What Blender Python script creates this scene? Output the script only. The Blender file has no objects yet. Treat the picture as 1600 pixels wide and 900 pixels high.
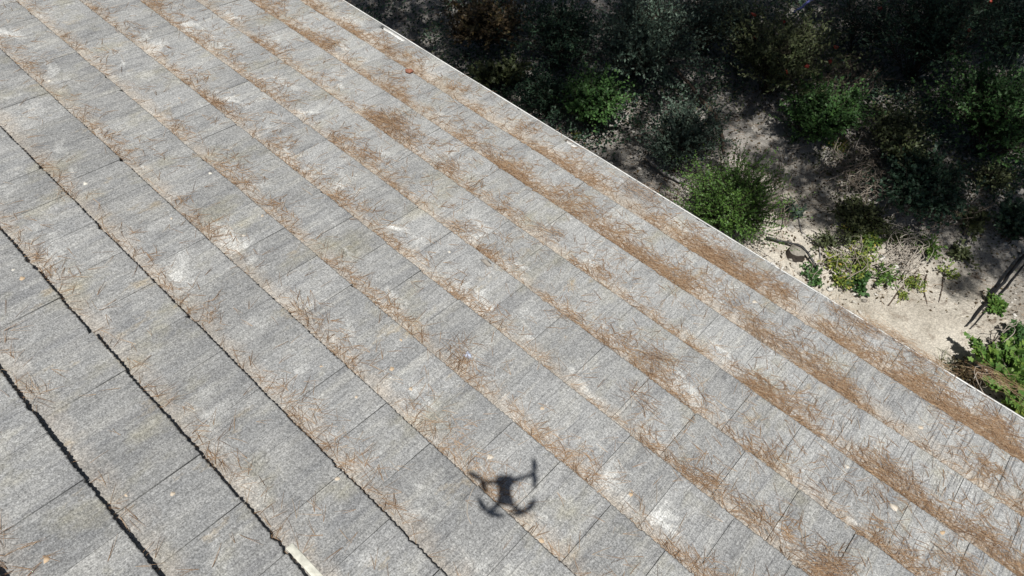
import bpy, math, random
import numpy as np
from mathutils import Matrix, Vector

# ------------------------------------------------------------------ camera
SL = math.radians(15.3386)                       # roof pitch
CS, SN = math.cos(SL), math.sin(SL)
H = 2.763                                        # camera height above the roof plane
E = 0.13754894 * H                               # exposed length of one tile course
V0 = 0.10836469 * H
RB = np.array([[1, 0, 0], [0, CS, -SN], [0, SN, CS]])   # rows: roof axes (along eave, downhill, normal)
CAM = np.array([0, H * SN, H * CS])
CR = np.array([0.740479469, 0.672078980, 0.0]); CU = np.array([-0.55485406, 0.61132394, 0.56428716])
CF = np.cross(CU, CR)
FPX = 1097.27
scene = bpy.context.scene
col = scene.collection
cd = bpy.data.cameras.new('camera'); cam = bpy.data.objects.new('camera', cd); col.objects.link(cam)
cd.sensor_width = 36; cd.lens = 36 * FPX / 1600; cd.clip_start = 0.02; cd.clip_end = 1500
m = Matrix.Identity(4)
for i in range(3):
    m[i][0], m[i][1], m[i][2], m[i][3] = CR[i], CU[i], -CF[i], CAM[i]
cam.matrix_world = m
scene.camera = cam

# ------------------------------------------------------------------ light
TOSUN = np.array([0.22869236, -0.23887292, 0.943737]); TOSUN /= np.linalg.norm(TOSUN)
w = bpy.data.worlds.new('World'); scene.world = w; w.use_nodes = True
nt = w.node_tree; nt.nodes.clear()
sky = nt.nodes.new('ShaderNodeTexSky'); sky.sky_type = 'NISHITA'; sky.sun_disc = False
sky.sun_elevation = math.asin(TOSUN[2]); sky.sun_rotation = math.atan2(TOSUN[0], TOSUN[1])
bg = nt.nodes.new('ShaderNodeBackground'); bg.inputs['Strength'].default_value = 0.05
wo = nt.nodes.new('ShaderNodeOutputWorld')
nt.links.new(sky.outputs[0], bg.inputs[0]); nt.links.new(bg.outputs[0], wo.inputs[0])
ld = bpy.data.lights.new('sun', 'SUN'); ld.energy = 5.0; ld.angle = math.radians(0.48); ld.color = (1.0, 0.974, 0.925)
sun = bpy.data.objects.new('sun', ld); col.objects.link(sun)
sun.rotation_euler = Vector(TOSUN).to_track_quat('Z', 'Y').to_euler(); sun.location = (5, -5, 30)
scene.view_settings.view_transform = 'Standard'; scene.view_settings.look = 'None'
scene.view_settings.exposure = 0.0; scene.view_settings.gamma = 1.0
scene.view_settings.use_curve_mapping = False
scene.cycles.max_bounces = 6; scene.cycles.diffuse_bounces = 3

rng = np.random.default_rng(7)
R = rng.random

# ------------------------------------------------------------------ mesh helpers
class MB:
    """collects vertices, faces and one random value per vertex"""
    def __init__(s): s.v = []; s.f = []; s.a = []; s.n = 0
    def add(s, v, faces, a=0.5):
        v = np.asarray(v, float).reshape(-1, 3)
        s.v.append(v)
        for f in faces:                       # arrays of shape (k,3) or (k,4)
            f = np.asarray(f, int)
            if f.ndim == 1: f = f[None]
            s.f.append(f + s.n)
        s.a.append(np.broadcast_to(np.asarray(a, float), (len(v),)).copy())
        s.n += len(v)
    def build(s, name, mat, parent=None, smooth=False, inv=None):
        V = np.concatenate(s.v)
        if parent is not None and inv is None and parent.get('_org') is not None:
            V = V - np.array(parent['_org'])
        me = bpy.data.meshes.new(name)
        me.vertices.add(len(V)); me.vertices.foreach_set('co', V.astype(np.float32).ravel())
        loops = np.concatenate([f.ravel() for f in s.f]).astype(np.int32)
        sizes = np.concatenate([np.full(len(f), f.shape[1]) for f in s.f]).astype(np.int32)
        starts = np.concatenate([[0], np.cumsum(sizes)[:-1]]).astype(np.int32)
        me.loops.add(len(loops)); me.loops.foreach_set('vertex_index', loops)
        me.polygons.add(len(sizes)); me.polygons.foreach_set('loop_start', starts)
        me.update(calc_edges=True); me.validate()
        at = me.attributes.new('rnd', 'FLOAT', 'POINT')
        at.data.foreach_set('value', np.concatenate(s.a).astype(np.float32))
        if smooth: me.polygons.foreach_set('use_smooth', np.ones(len(me.polygons), bool))
        me.materials.append(mat)
        o = bpy.data.objects.new(name, me); col.objects.link(o)
        if parent is not None: o.parent = parent
        return o

def tag(o, label=None, cat=None, group=None, kind=None):
    if label: o['label'] = label
    if cat: o['category'] = cat
    if group: o['group'] = group
    if kind: o['kind'] = kind
    return o

def empty(name, loc, label, cat, group=None):
    o = bpy.data.objects.new(name, None); col.objects.link(o)
    o.location = tuple(float(a) for a in loc); o['_org'] = [float(a) for a in loc]; o.empty_display_size = 0.1
    return tag(o, label, cat, group)

def frame_of(t):
    t = t / np.linalg.norm(t)
    a = np.cross(t, [0, 0, 1.0]) if abs(t[2]) < 0.9 else np.cross(t, [1.0, 0, 0])
    a /= np.linalg.norm(a); return a, np.cross(t, a)

def tube(mb, pts, rad, sides=6, a=0.5, cap=True):
    pts = np.asarray(pts, float); n = len(pts); rad = np.broadcast_to(np.asarray(rad, float), (n,))
    ang = np.arange(sides) * 2 * math.pi / sides; V = []
    for i in range(n):
        t = pts[min(i + 1, n - 1)] - pts[max(i - 1, 0)]
        u, v = frame_of(t if np.linalg.norm(t) > 1e-9 else np.array([0, 0, 1.0]))
        if i and np.dot(u, pu) < 0: u, v = -u, -v
        pu = u
        V.append(pts[i] + rad[i] * (np.cos(ang)[:, None] * u + np.sin(ang)[:, None] * v))
    V = np.concatenate(V); F = []
    for i in range(n - 1):
        for k in range(sides):
            k2 = (k + 1) % sides
            F.append((i * sides + k, i * sides + k2, (i + 1) * sides + k2, (i + 1) * sides + k))
    fs = [np.array(F)]
    if cap:
        fs += [np.arange(sides)[::-1], np.arange(sides) + (n - 1) * sides]
    mb.add(V, fs, a)

def box(mb, c, half, axes=np.eye(3), bev=0.0, a=0.5):
    c = np.asarray(c, float); hx, hy, hz = half; b = min(bev, hx * .9, hy * .9, hz * .9)
    if b <= 0:
        P = np.array([[x, y, z] for z in (-hz, hz) for y in (-hy, hy) for x in (-hx, hx)])
        F = [(0, 2, 3, 1), (4, 5, 7, 6), (0, 1, 5, 4), (2, 6, 7, 3), (0, 4, 6, 2), (1, 3, 7, 5)]
        mb.add(c + P @ axes, [np.array(F)], a); return
    def ring(x, y, z, q):
        return [(-x + q, -y, z), (x - q, -y, z), (x, -y + q, z), (x, y - q, z), (x - q, y, z), (-x + q, y, z), (-x, y - q, z), (-x, -y + q, z)]
    P = ring(hx - b, hy - b, -hz, b * .5) + ring(hx, hy, -hz + b, b) + ring(hx, hy, hz - b, b) + ring(hx - b, hy - b, hz, b * .5)
    F = []
    for i in range(3):
        for k in range(8): F.append((i * 8 + k, i * 8 + (k + 1) % 8, i * 8 + 8 + (k + 1) % 8, i * 8 + 8 + k))
    mb.add(c + np.array(P) @ axes, [np.array(F), np.arange(8)[::-1], np.arange(8) + 24], a)

def blob(mb, c, rx, ry, rz, seed=0, rough=.15, nu=9, nv=6, a=.5, axes=np.eye(3)):
    rr = np.random.default_rng(seed); V = []
    ph = rr.random(6) * 6.28
    for j in range(1, nv):
        t = math.pi * j / nv
        for i in range(nu):
            p = 2 * math.pi * i / nu
            k = 1 + rough * (math.sin(2 * p + ph[0]) * .5 + math.sin(3 * p + 2 * t + ph[1]) * .5 + (rr.random() - .5) * .9)
            V.append((rx * k * math.sin(t) * math.cos(p), ry * k * math.sin(t) * math.sin(p), rz * k * math.cos(t)))
    V += [(0, 0, rz), (0, 0, -rz)]; F = []; T = []
    for j in range(nv - 2):
        for i in range(nu):
            i2 = (i + 1) % nu; F.append((j * nu + i, (j + 1) * nu + i, (j + 1) * nu + i2, j * nu + i2))
    L = (nv - 1) * nu
    for i in range(nu):
        i2 = (i + 1) % nu; T += [(L, i, i2), (L + 1, (nv - 2) * nu + i2, (nv - 2) * nu + i)]
    mb.add(np.asarray(c) + np.array(V) @ axes, [np.array(F), np.array(T)], a)

# ------------------------------------------------------------------ noise on the CPU side
_G = np.random.default_rng(11).random((64, 64))
def vnoise(x, y):
    x = np.asarray(x, float); y = np.asarray(y, float)
    xi = np.floor(x).astype(int); yi = np.floor(y).astype(int); fx = x - xi; fy = y - yi
    fx = fx * fx * (3 - 2 * fx); fy = fy * fy * (3 - 2 * fy)
    g = lambda a, b: _G[a % 64, b % 64]
    return (g(xi, yi) * (1 - fx) + g(xi + 1, yi) * fx) * (1 - fy) + (g(xi, yi + 1) * (1 - fx) + g(xi + 1, yi + 1) * fx) * fy
def fbm(x, y, o=4):
    s = 0; a = .5
    for i in range(o): s = s + a * vnoise(x * 2 ** i + 7.3 * i, y * 2 ** i + 3.1 * i); a *= .5
    return s
GZ = -3.6
def gh(x, y):
    """height of the garden ground"""
    x = np.asarray(x, float); y = np.asarray(y, float)
    near = 1 / (1 + ((x + 2) ** 2 + (y - 8) ** 2) / 500.)
    return GZ + near * (.07 * (y - 6) * (y > 6) * np.clip((14 - y) / 8, .3, 1) + .35 * (fbm(x * .6, y * .6) - .45) + .06 * (fbm(x * 3, y * 3, 3) - .45))

# ------------------------------------------------------------------ picture helpers: where a line of sight meets a real surface
def ray(px, py):
    d = CR * (px - 800) / FPX - CU * (py - 450) / FPX + CF
    return d / np.linalg.norm(d)
def ground_at(px, py, h=0.0):
    d = ray(px, py); t = (GZ + h - CAM[2]) / d[2]
    for _ in range(12):
        p = CAM + d * t; t += (gh(p[0], p[1]) + h - p[2]) / d[2] * .9
    return CAM + d * t
def to_px(P):
    P = np.atleast_2d(P) - CAM; z = P @ CF
    zz = np.where(z > .01, z, np.nan)
    return 800 + FPX * (P @ CR) / zz, 450 - FPX * (P @ CU) / zz
def RW(u, v, z=0.0):
    """roof coordinates in metres -> world"""
    return np.stack(np.broadcast_arrays(u, v, z), -1) @ RB
def roof_at(px, py, z=0.0):
    d = RB @ ray(px, py); t = (z - H) / d[2]; q = np.array([0, 0, H]) + d * t
    return q                                          # u, v, z in the roof frame
BUTT = 0.038                                          # drop from a tile's butt to the tile below
def surf(u, v):
    """height of the tile surface in the roof frame"""
    f = (np.asarray(v) - V0) / E; f = f - np.floor(f)
    return -BUTT * (1 - f)

# ------------------------------------------------------------------ materials
def M(name):
    ma = bpy.data.materials.new(name); ma.use_nodes = True
    n = ma.node_tree; b = n.nodes['Principled BSDF']; b.inputs['Roughness'].default_value = .9
    b.inputs['Specular IOR Level'].default_value = .25
    return ma, n, b
class G:
    def __init__(s, n): s.n = n
    def node(s, t, **k):
        o = s.n.nodes.new(t)
        for a, b in k.items(): setattr(o, a, b)
        return o
    def link(s, a, b): s.n.links.new(a, b)
    def put(s, sock, val):
        if isinstance(val, bpy.types.NodeSocket): s.link(val, sock)
        else: sock.default_value = val
    def coord(s): return s.node('ShaderNodeTexCoord').outputs['Object']
    def mapping(s, c, scale):
        m_ = s.node('ShaderNodeMapping'); s.link(c, m_.inputs[0]); m_.inputs['Scale'].default_value = scale; return m_.outputs[0]
    def noise(s, c, scale=1, detail=3, rough=.55, dist=0):
        o = s.node('ShaderNodeTexNoise'); s.link(c, o.inputs['Vector']); o.inputs['Scale'].default_value = scale
        o.inputs['Detail'].default_value = detail; o.inputs['Roughness'].default_value = rough; o.inputs['Distortion'].default_value = dist
        return o.outputs[0]
    def vor(s, c, scale=1, feat='F1'):
        o = s.node('ShaderNodeTexVoronoi', feature=feat); s.link(c, o.inputs['Vector']); o.inputs['Scale'].default_value = scale; return o
    def rng(s, x, a, b, c=0., d=1.):
        o = s.node('ShaderNodeMapRange'); o.clamp = True; s.link(x, o.inputs[0])
        for i, v in enumerate((a, b, c, d)): o.inputs[i + 1].default_value = v
        return o.outputs[0]
    def math(s, op, a, b=0.0, c=0.0):
        o = s.node('ShaderNodeMath', operation=op); s.put(o.inputs[0], a); s.put(o.inputs[1], b); s.put(o.inputs[2], c); return o.outputs[0]
    def mix(s, f, a, b, mode='MIX'):
        o = s.node('ShaderNodeMix', data_type='RGBA', blend_type=mode); s.put(o.inputs[0], f)
        for k, v in ((6, a), (7, b)):
            s.put(o.inputs[k], v if isinstance(v, bpy.types.NodeSocket) else (*v, 1))
        return o.outputs[2]
    def gray(s, x):
        o = s.node('ShaderNodeCombineColor'); [s.link(x, o.inputs[i]) for i in range(3)]; return o.outputs[0]
    def rnd(s):
        o = s.node('ShaderNodeAttribute', attribute_name='rnd'); return o.outputs['Fac']
    def ramp(s, x, stops):
        o = s.node('ShaderNodeValToRGB'); s.link(x, o.inputs[0]); e = o.color_ramp.elements
        while len(e) < len(stops): e.new(.5)
        for k, (p, c) in zip(e, stops): k.position = p; k.color = (*c, 1)
        return o.outputs[0]
    def bump(s, b, h, strength=.5, dist=.002):
        o = s.node('ShaderNodeBump'); o.inputs['Strength'].default_value = strength; o.inputs['Distance'].default_value = dist
        s.link(h, o.inputs['Height']); s.link(o.outputs[0], b.inputs['Normal'])

def tile_material():
    ma, n, b = M('weathered_tile'); g = G(n); c = g.coord(); r = g.rnd()
    sp = g.node('ShaderNodeSeparateXYZ'); g.link(c, sp.inputs[0])
    fi = g.math('MULTIPLY_ADD', sp.outputs[1], 1 / E, -V0 / E + 40)
    f = g.math('FRACT', fi)
    off = g.node('ShaderNodeCombineXYZ'); g.link(g.math('MULTIPLY', r, .9), off.inputs[2])
    cr = g.node('ShaderNodeVectorMath', operation='ADD'); g.link(c, cr.inputs[0]); g.link(off.outputs[0], cr.inputs[1]); cr = cr.outputs[0]
    base = g.mix(g.rng(g.noise(g.mapping(cr, (7, 4, 1)), 1, 6, .68), .3, .72), (.212, .216, .218), (.335, .333, .320))
    base = g.mix(g.rng(sp.outputs[1], .7, 3.4, 0, .36), base, (.49, .495, .49))  # paler down the slope: sheen of the sunlight painted into the base colour
    # long stains running down each tile
    st = g.noise(g.mapping(cr, (16, 2.2, 1)), 1, 4, .6)
    base = g.mix(g.rng(st, .5, .72, 0, .55), base, (.15, .152, .16))
    st2 = g.noise(g.mapping(cr, (11, 1.6, 1)), 1.3, 4, .6)
    base = g.mix(g.math('MULTIPLY', g.rng(st2, .52, .7, 0, .5), g.rng(sp.outputs[1], .0, 2.0, .4, 1)), base, (.43, .42, .38))
    # yellow green algae
    al = g.noise(g.mapping(c, (3.2, 2, 1)), 1.1, 5, .65)
    base = g.mix(g.rng(al, .54, .7, 0, .45), base, (.31, .285, .19))
    # pale lime bloom below the butts
    band = g.math('MULTIPLY', g.rng(f, .02, .14), g.rng(f, .34, .8, 1, 0))
    wn = g.noise(g.mapping(cr, (3.2, 5, 1)), 1, 5, .62, .6)
    base = g.mix(g.math('MULTIPLY', g.math('MULTIPLY', g.rng(wn, .57, .66, 0, .9), g.rng(sp.outputs[1], -.2, 2.2, .12, 1)), band), base, (.60, .60, .575))
    oc = g.noise(g.mapping(c, (5, 2.4, 1)), 1, 6, .72); base = g.mix(g.rng(oc, .60, .72, 0, .5), base, (.40, .30, .15))
    # fine soil and needle dust lying against the butt above, more of it down the slope
    dn = g.noise(c, 9, 5, .7)
    amt = g.rng(sp.outputs[1], .3, 2.4, .38, .9)
    edge = g.math('SUBTRACT', g.math('ADD', g.math('MULTIPLY_ADD', dn, .66, -.05), g.rng(sp.outputs[1], 2.9, 3.9, 0, .22)), f)
    du = g.math('MULTIPLY', g.rng(edge, -.04, .24, 0, .8), amt)
    base = g.mix(du, base, (.46, .395, .32))
    # tile to tile tone
    base = g.mix(1.0, base, g.gray(g.rng(r, 0, 1, .87, 1.08)), 'MULTIPLY')
    # broom lines
    br = g.noise(g.mapping(cr, (150, 3.2, 1)), 1, 3, .6)
    strong = g.rng(sp.outputs[0], -1.2, .8, .35, 1.0)
    base = g.mix(g.math('MULTIPLY', g.rng(br, .56, .66, 0, .75), strong), base, (.10, .10, .105))
    # salt and pepper aggregate
    n1 = g.noise(c, 150, 2, .7); n2 = g.noise(c, 75, 3, .7)
    base = g.mix(1.0, base, g.gray(g.rng(n1, .3, .7, .66, 1.34)), 'MULTIPLY')
    base = g.mix(1.0, base, g.gray(g.rng(n2, .3, .7, .74, 1.26)), 'MULTIPLY')
    fs = g.noise(g.mapping(cr, (110, 9, 1)), 1, 4, .7); base = g.mix(1.0, base, g.gray(g.rng(fs, .3, .7, .80, 1.20)), 'MULTIPLY')
    pit = g.vor(c, 95); base = g.mix(g.rng(pit.outputs[0], .0, .22, .75, 0), base, (.07, .07, .075))
    wh = g.vor(cr, 60); base = g.mix(g.rng(wh.outputs[0], .05, .13, .7, 0), base, (.62, .61, .60))
    g.link(base, b.inputs['Base Color'])
    hh = g.math('ADD', g.math('MULTIPLY', n1, .6), g.math('MULTIPLY', br, -.5)); hh = g.math('ADD', hh, n2)
    g.bump(b, hh, .55, .003); b.inputs['Roughness'].default_value = .88
    return ma

def plain(name, colr, rough=.8, var=.15, scale=30, bump=0.0, spec=.25, metallic=0):
    ma, n, b = M(name); g = G(n); c = g.coord(); no = g.noise(c, scale, 4, .6)
    cc = g.mix(1.0, colr, g.gray(g.rng(no, .3, .7, 1 - var, 1 + var)), 'MULTIPLY'); g.link(cc, b.inputs['Base Color'])
    b.inputs['Roughness'].default_value = rough; b.inputs['Specular IOR Level'].default_value = spec; b.inputs['Metallic'].default_value = metallic
    if bump: g.bump(b, no, bump, .01)
    return ma

def by_rnd(name, stops, rough=.7, spec=.3, trans=0.0, sub=True):
    ma, n, b = M(name); g = G(n); cc = g.ramp(g.rnd(), stops); g.link(cc, b.inputs['Base Color'])
    b.inputs['Roughness'].default_value = rough; b.inputs['Specular IOR Level'].default_value = spec
    if trans:
        tr = g.node('ShaderNodeBsdfTranslucent'); g.link(cc, tr.inputs[0]); mx = g.node('ShaderNodeMixShader'); mx.inputs[0].default_value = trans
        g.link(b.outputs[0], mx.inputs[1]); g.link(tr.outputs[0], mx.inputs[2]); g.link(mx.outputs[0], n.nodes['Material Output'].inputs[0])
    return ma

def soil_material():
    ma, n, b = M('dusty_soil'); g = G(n); c = g.coord()
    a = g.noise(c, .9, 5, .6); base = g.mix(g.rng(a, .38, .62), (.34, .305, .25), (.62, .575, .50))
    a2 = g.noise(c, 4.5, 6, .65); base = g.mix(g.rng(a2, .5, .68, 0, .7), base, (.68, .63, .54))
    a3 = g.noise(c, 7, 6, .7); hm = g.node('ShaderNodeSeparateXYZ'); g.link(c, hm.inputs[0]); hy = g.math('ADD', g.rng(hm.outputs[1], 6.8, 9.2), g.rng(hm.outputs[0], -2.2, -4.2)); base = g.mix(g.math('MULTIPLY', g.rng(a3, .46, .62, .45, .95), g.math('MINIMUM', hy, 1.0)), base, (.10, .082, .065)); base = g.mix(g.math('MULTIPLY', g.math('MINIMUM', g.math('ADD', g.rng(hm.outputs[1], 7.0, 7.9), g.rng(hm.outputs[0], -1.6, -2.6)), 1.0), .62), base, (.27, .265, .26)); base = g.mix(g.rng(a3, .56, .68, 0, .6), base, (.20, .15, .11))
    g1 = g.noise(c, 60, 4, .75); base = g.mix(1.0, base, g.gray(g.rng(g1, .3, .7, .6, 1.35)), 'MULTIPLY')
    v = g.vor(c, 26); base = g.mix(g.rng(v.outputs[0], .08, .2, .5, 0), base, (.60, .57, .51))
    g.link(base, b.inputs['Base Color'])
    h = g.math('ADD', g.math('MULTIPLY', a3, 2.0), g1); h = g.math('ADD', h, g.math('MULTIPLY', v.outputs[0], -.8)); g.bump(b, h, .8, .02)
    return ma

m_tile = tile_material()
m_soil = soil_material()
m_needle = by_rnd('dry_pine_needle', [(0, (.14, .085, .05)), (.22, (.27, .165, .095)), (.5, (.42, .275, .165)), (.72, (.54, .385, .25)), (.88, (.66, .53, .38)), (1, (.38, .35, .31))], .75, .15)
m_under = plain('dark_underlay', (.018, .017, .016), .95)
m_white = plain('white_painted_metal', (.68, .68, .66), .5, .28, 7, spec=.35)
m_cream = plain('cream_painted_strip', (.70, .69, .60), .6, .3, 30)
m_wall = plain('pale_render', (.55, .52, .46), .9, .12, 12, .3)
m_wood = plain('weathered_wood', (.20, .16, .12), .85, .3, 18, .3)
m_lich = by_rnd('lichen_crust', [(0, (.52, .38, .24)), (.5, (.56, .48, .38)), (1, (.66, .63, .56))], .9)
m_rub = plain('black_rubber_hose', (.014, .014, .016), .45, .2, 30, spec=.5)
m_dead = by_rnd('dead_twig', [(0, (.10, .075, .055)), (.5, (.24, .20, .16)), (1, (.42, .38, .33))], .85, .2)
m_bark = plain('rough_bark', (.115, .085, .065), .95, .45, 16, .8)
m_stone = by_rnd('pale_limestone', [(0, (.22, .20, .175)), (.5, (.42, .39, .34)), (1, (.62, .60, .56))], .9)
m_stem = plain('dark_stem', (.045, .038, .028), .85, .3, 30)
m_oldbark = plain('old_stump_bark', (.05, .042, .035), .95, .5, 30, .9)
m_drift = plain('grey_driftwood', (.26, .25, .245), .9, .35, 30, .5)
m_cut = plain('sawn_stump_wood', (.27, .25, .215), .9, .25, 40, .2)
m_red = by_rnd('red_berry', [(0, (.30, .03, .02)), (1, (.42, .06, .03))], .35, .5)
m_blue = plain('blue_plastic_pipe', (.10, .11, .30), .5, .1)
m_drone = plain('dark_grey_plastic', (.06, .062, .065), .5, .1, spec=.5)
m_blade = plain('black_blade_plastic', (.02, .02, .02), .45, .1, spec=.5)
m_lens = plain('lens_glass', (.01, .01, .012), .08, .0, spec=.9)
m_foil = plain('crumpled_foil', (.40, .45, .56), .5, .35, 90, .6, spec=.5)
m_terra = plain('terracotta_chip', (.30, .13, .085), .8, .3, 60)
GREEN = dict(
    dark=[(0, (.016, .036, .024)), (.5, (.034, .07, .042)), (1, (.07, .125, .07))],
    grey=[(0, (.04, .068, .052)), (.5, (.085, .13, .095)), (1, (.16, .215, .165))],
    mid=[(0, (.025, .060, .020)), (.5, (.055, .125, .035)), (1, (.10, .20, .055))],
    bright=[(0, (.045, .10, .022)), (.5, (.10, .20, .040)), (1, (.21, .30, .06))],
    yellow=[(0, (.07, .11, .03)), (.45, (.15, .22, .045)), (.8, (.33, .36, .07)), (1, (.45, .30, .08))],
    brown=[(0, (.05, .04, .025)), (.5, (.11, .075, .04)), (.85, (.15, .13, .06)), (1, (.42, .26, .07))],
    olive=[(0, (.035, .045, .022)), (.5, (.075, .095, .04)), (1, (.15, .165, .075))],
    pine=[(0, (.02, .045, .02)), (1, (.06, .10, .035))])
m_leaf = {k: by_rnd('leaf_' + k, v, .5, .35, .22) for k, v in GREEN.items()}

# ------------------------------------------------------------------ the house
house = empty('house', (0, 0, 0), 'house under a shallow roof of grey concrete tiles strewn with dry pine needles', 'house')
ROOFM = Matrix([[RB[j][i] for j in range(3)] for i in range(3)]).to_4x4()
PITCH = .78
R_MIN, R_END = -10, 9.94
ROWOFF = {-1: .45, 0: .18, 1: -.16, 2: .23, 3: -.08, 4: .31, 5: -.04, 6: .34, 7: .02, 8: .45, 9: .12}
UMIN, UMAX = -30, 15
rr = np.random.default_rng(3)
def tile_course(mb, row, fine, v_end=None):
    off = ROWOFF.get(row, .39 * (row % 2) + .05 * math.sin(row * 3.1))
    k0 = int(math.floor((UMIN - off) / PITCH)); k1 = int(math.ceil((UMAX - off) / PITCH))
    end = (row + 1) if v_end is None else v_end
    for k in range(k0, k1):
        ua = (off + k * PITCH) * E; ub = ua + PITCH * E
        gapw = (.0012, .0020, .0028, .0038)[rr.integers(4)] * (.8 + .4 * rr.random()); ua += gapw / 2; ub -= gapw / 2
        nu = 30 if fine else 4
        dz0, dz1 = rr.normal(0, .0007, 2); dv = rr.normal(0, .0024) if rr.random() < .3 else rr.normal(0, .0010); sk = rr.normal(0, .0008)
        lift = abs(rr.normal(0, .0009)) if row > 0 else rr.normal(0, .0016)
        ve = V0 + end * E + dv
        cut = 0
        if row == 9:                                   # two eave tiles stop short and show the gutter
            um = (ua + ub) / 2
            if abs(um - CUT[0]) < .15: cut = .045
            if abs(um - CUT[1]) < .15: cut = .045
        u = np.linspace(ua, ub, nu); t = (u - ua) / (ub - ua)
        jag = np.zeros(nu)
        if fine:
            jag = .0024 * np.sin(np.arange(nu) * 2.35 + rr.random() * 6) * (.3 + 1.1 * rr.random(nu)) + rr.normal(0, .0013, nu)
            if rr.random() < .16: jag = jag - .010 * np.exp(-((t - rr.random()) / .05) ** 2)
            if rr.random() < .12: jag = jag - .012 * np.exp(-((t - rr.integers(2)) / .07) ** 2)
            jag = jag + .0010 * np.sin(t * 9 + rr.random() * 6)
        front = ve + sk * (t - .5) * 2 + jag
        if row == 9:
            cu = np.where(t < .35, cut, 0) if abs((ua + ub) / 2 - CUT[1]) < .13 else cut
            front = front - cu
        v_top = V0 + row * E - .075
        dz = dz0 * (1 - t) + dz1 * t + lift
        sl = BUTT / E
        rows_ = []
        for s_ in (0, .22, .5, .8, .985, 1.0):
            vv = v_top + (front - v_top) * s_
            z = -(V0 + (row + 1) * E - vv) * sl + dz - (.0015 if s_ == 1.0 else 0)
            rows_.append(np.stack([u, vv, z], -1))
        thick = .022
        bot = rows_[-1].copy(); bot[:, 2] -= thick; bot[:, 1] -= .003; rows_.append(bot)
        bb = rows_[0].copy(); bb[:, 2] -= .012; rows_.append(bb)
        V = np.concatenate(rows_); q = []
        for i in range(7):
            for j in range(nu - 1): q.append((i * nu + j, i * nu + nu + j, i * nu + nu + j + 1, i * nu + j + 1))
        # side faces
        q += [(5 * nu, 0, 7 * nu, 6 * nu), (5 * nu + nu - 1, 6 * nu + nu - 1, 7 * nu + nu - 1, nu - 1)]
        mb.add(V, [np.array(q)[:, ::-1]], rr.random())
q1 = roof_at(612, 48); q2 = roof_at(906, 231)
CUT = (q1[0], q2[0])
mb = MB()
for row in range(R_MIN, 9): tile_course(mb, row, row >= -3)
tile_course(mb, 9, True, R_END - .030)
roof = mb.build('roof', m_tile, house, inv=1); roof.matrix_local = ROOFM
# underlay boards beneath the tiles
mb = MB(); v_a, v_b = V0 + (R_MIN - .15) * E, V0 + R_END * E - .10
box(mb, ((UMIN + UMAX) / 2 * E, (v_a + v_b) / 2, -BUTT - .045), ((UMAX - UMIN) / 2 * E - .02, (v_b - v_a) / 2, .012))
o = mb.build('underlay', m_under, house, inv=1); o.matrix_local = ROOFM
# back slope of the same tiles
mb = MB()
keep = dict(ROWOFF); ROWOFF.clear()
for row in range(R_MIN, 0): tile_course(mb, row, False)
ROWOFF.update(keep)
ridge = RW(0, V0 + R_MIN * E, -.05); ridge_y, ridge_z = ridge[1], ridge[2]
o = mb.build('back_slope', m_tile, house, inv=1)
MIR = Matrix(((-1, 0, 0, (UMIN + UMAX) * E), (0, -1, 0, 2 * ridge_y), (0, 0, 1, 0), (0, 0, 0, 1)))
o.matrix_local = MIR @ ROOFM
mb = MB()
tube(mb, [(UMIN * E, ridge_y, ridge_z + .03), (UMAX * E, ridge_y, ridge_z + .03)], .10, 12)
mb.build('ridge_cap', m_tile, house)
# walls
ev = RW(0, V0 + R_END * E); WY = ev[1] - .45; WB = 2 * ridge_y - WY
mb = MB(); zt = ev[2] - .12
x0, x1 = UMIN * E + .3, UMAX * E - .3; yb = WB
ys = [yb, ridge_y, WY]; zs = [-1.14, ridge_z - .2, zt]
zb = RW(0, V0 + 0 * E)[2]
P = []
for x in (x0, x1):
    P += [(x, WY, GZ - .6), (x, WY, zt), (x, ridge_y, ridge_z - .22), (x, yb, zt), (x, yb, GZ - .6)]
mb.add(P, [np.array([[0, 1, 2, 3, 4]]), np.array([[9, 8, 7, 6, 5]]), np.array([[0, 5, 6, 1], [1, 6, 7, 2], [2, 7, 8, 3], [3, 8, 9, 4]])])
mb.build('wall', m_wall, house)
# fascia and the white gutter along the eave (its outer lip shows past the tiles)
vE = V0 + R_END * E
GA, GBt = UMIN * E - .02, UMAX * E + .02
def sweep(name, prof, mat, u0=GA, u1=GBt, n=70, wav=.0018):
    """a thin walled profile (v, z pairs in the roof frame) carried along the eave"""
    mb = MB(); us = np.linspace(u0, u1, n); k = len(prof); V = []
    for u in us:
        wv = wav * math.sin(u * 2.3) + wav * .7 * math.sin(u * 5.9 + 1)
        for v, z in prof: V.append((u, v + wv, z))
    q = []
    for i in range(n - 1):
        for j in range(k): q.append((i * k + j, (i + 1) * k + j, (i + 1) * k + (j + 1) % k, i * k + (j + 1) % k))
    mb.add(V, [np.array(q), np.arange(k), np.arange(k)[::-1] + (n - 1) * k])
    o = mb.build(name, mat, house, inv=1); o.matrix_local = ROOFM; return o
t = .0025
prof = [(vE - .11, -.058), (vE - .11, -.13), (vE + .004, -.13), (vE + .006, -.006), (vE - .006, -.003), (vE - .007, -.010),
        (vE + .001, -.014), (vE - .004, -.050), (vE - .107, -.054), (vE - .107, -.058)]
gut = sweep('gutter', prof, m_white)
prof = [(vE - .118, -.07), (vE - .118, -.25), (vE - .145, -.25), (vE - .145, -.07)]
sweep('fascia_board', prof, m_wood)
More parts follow.
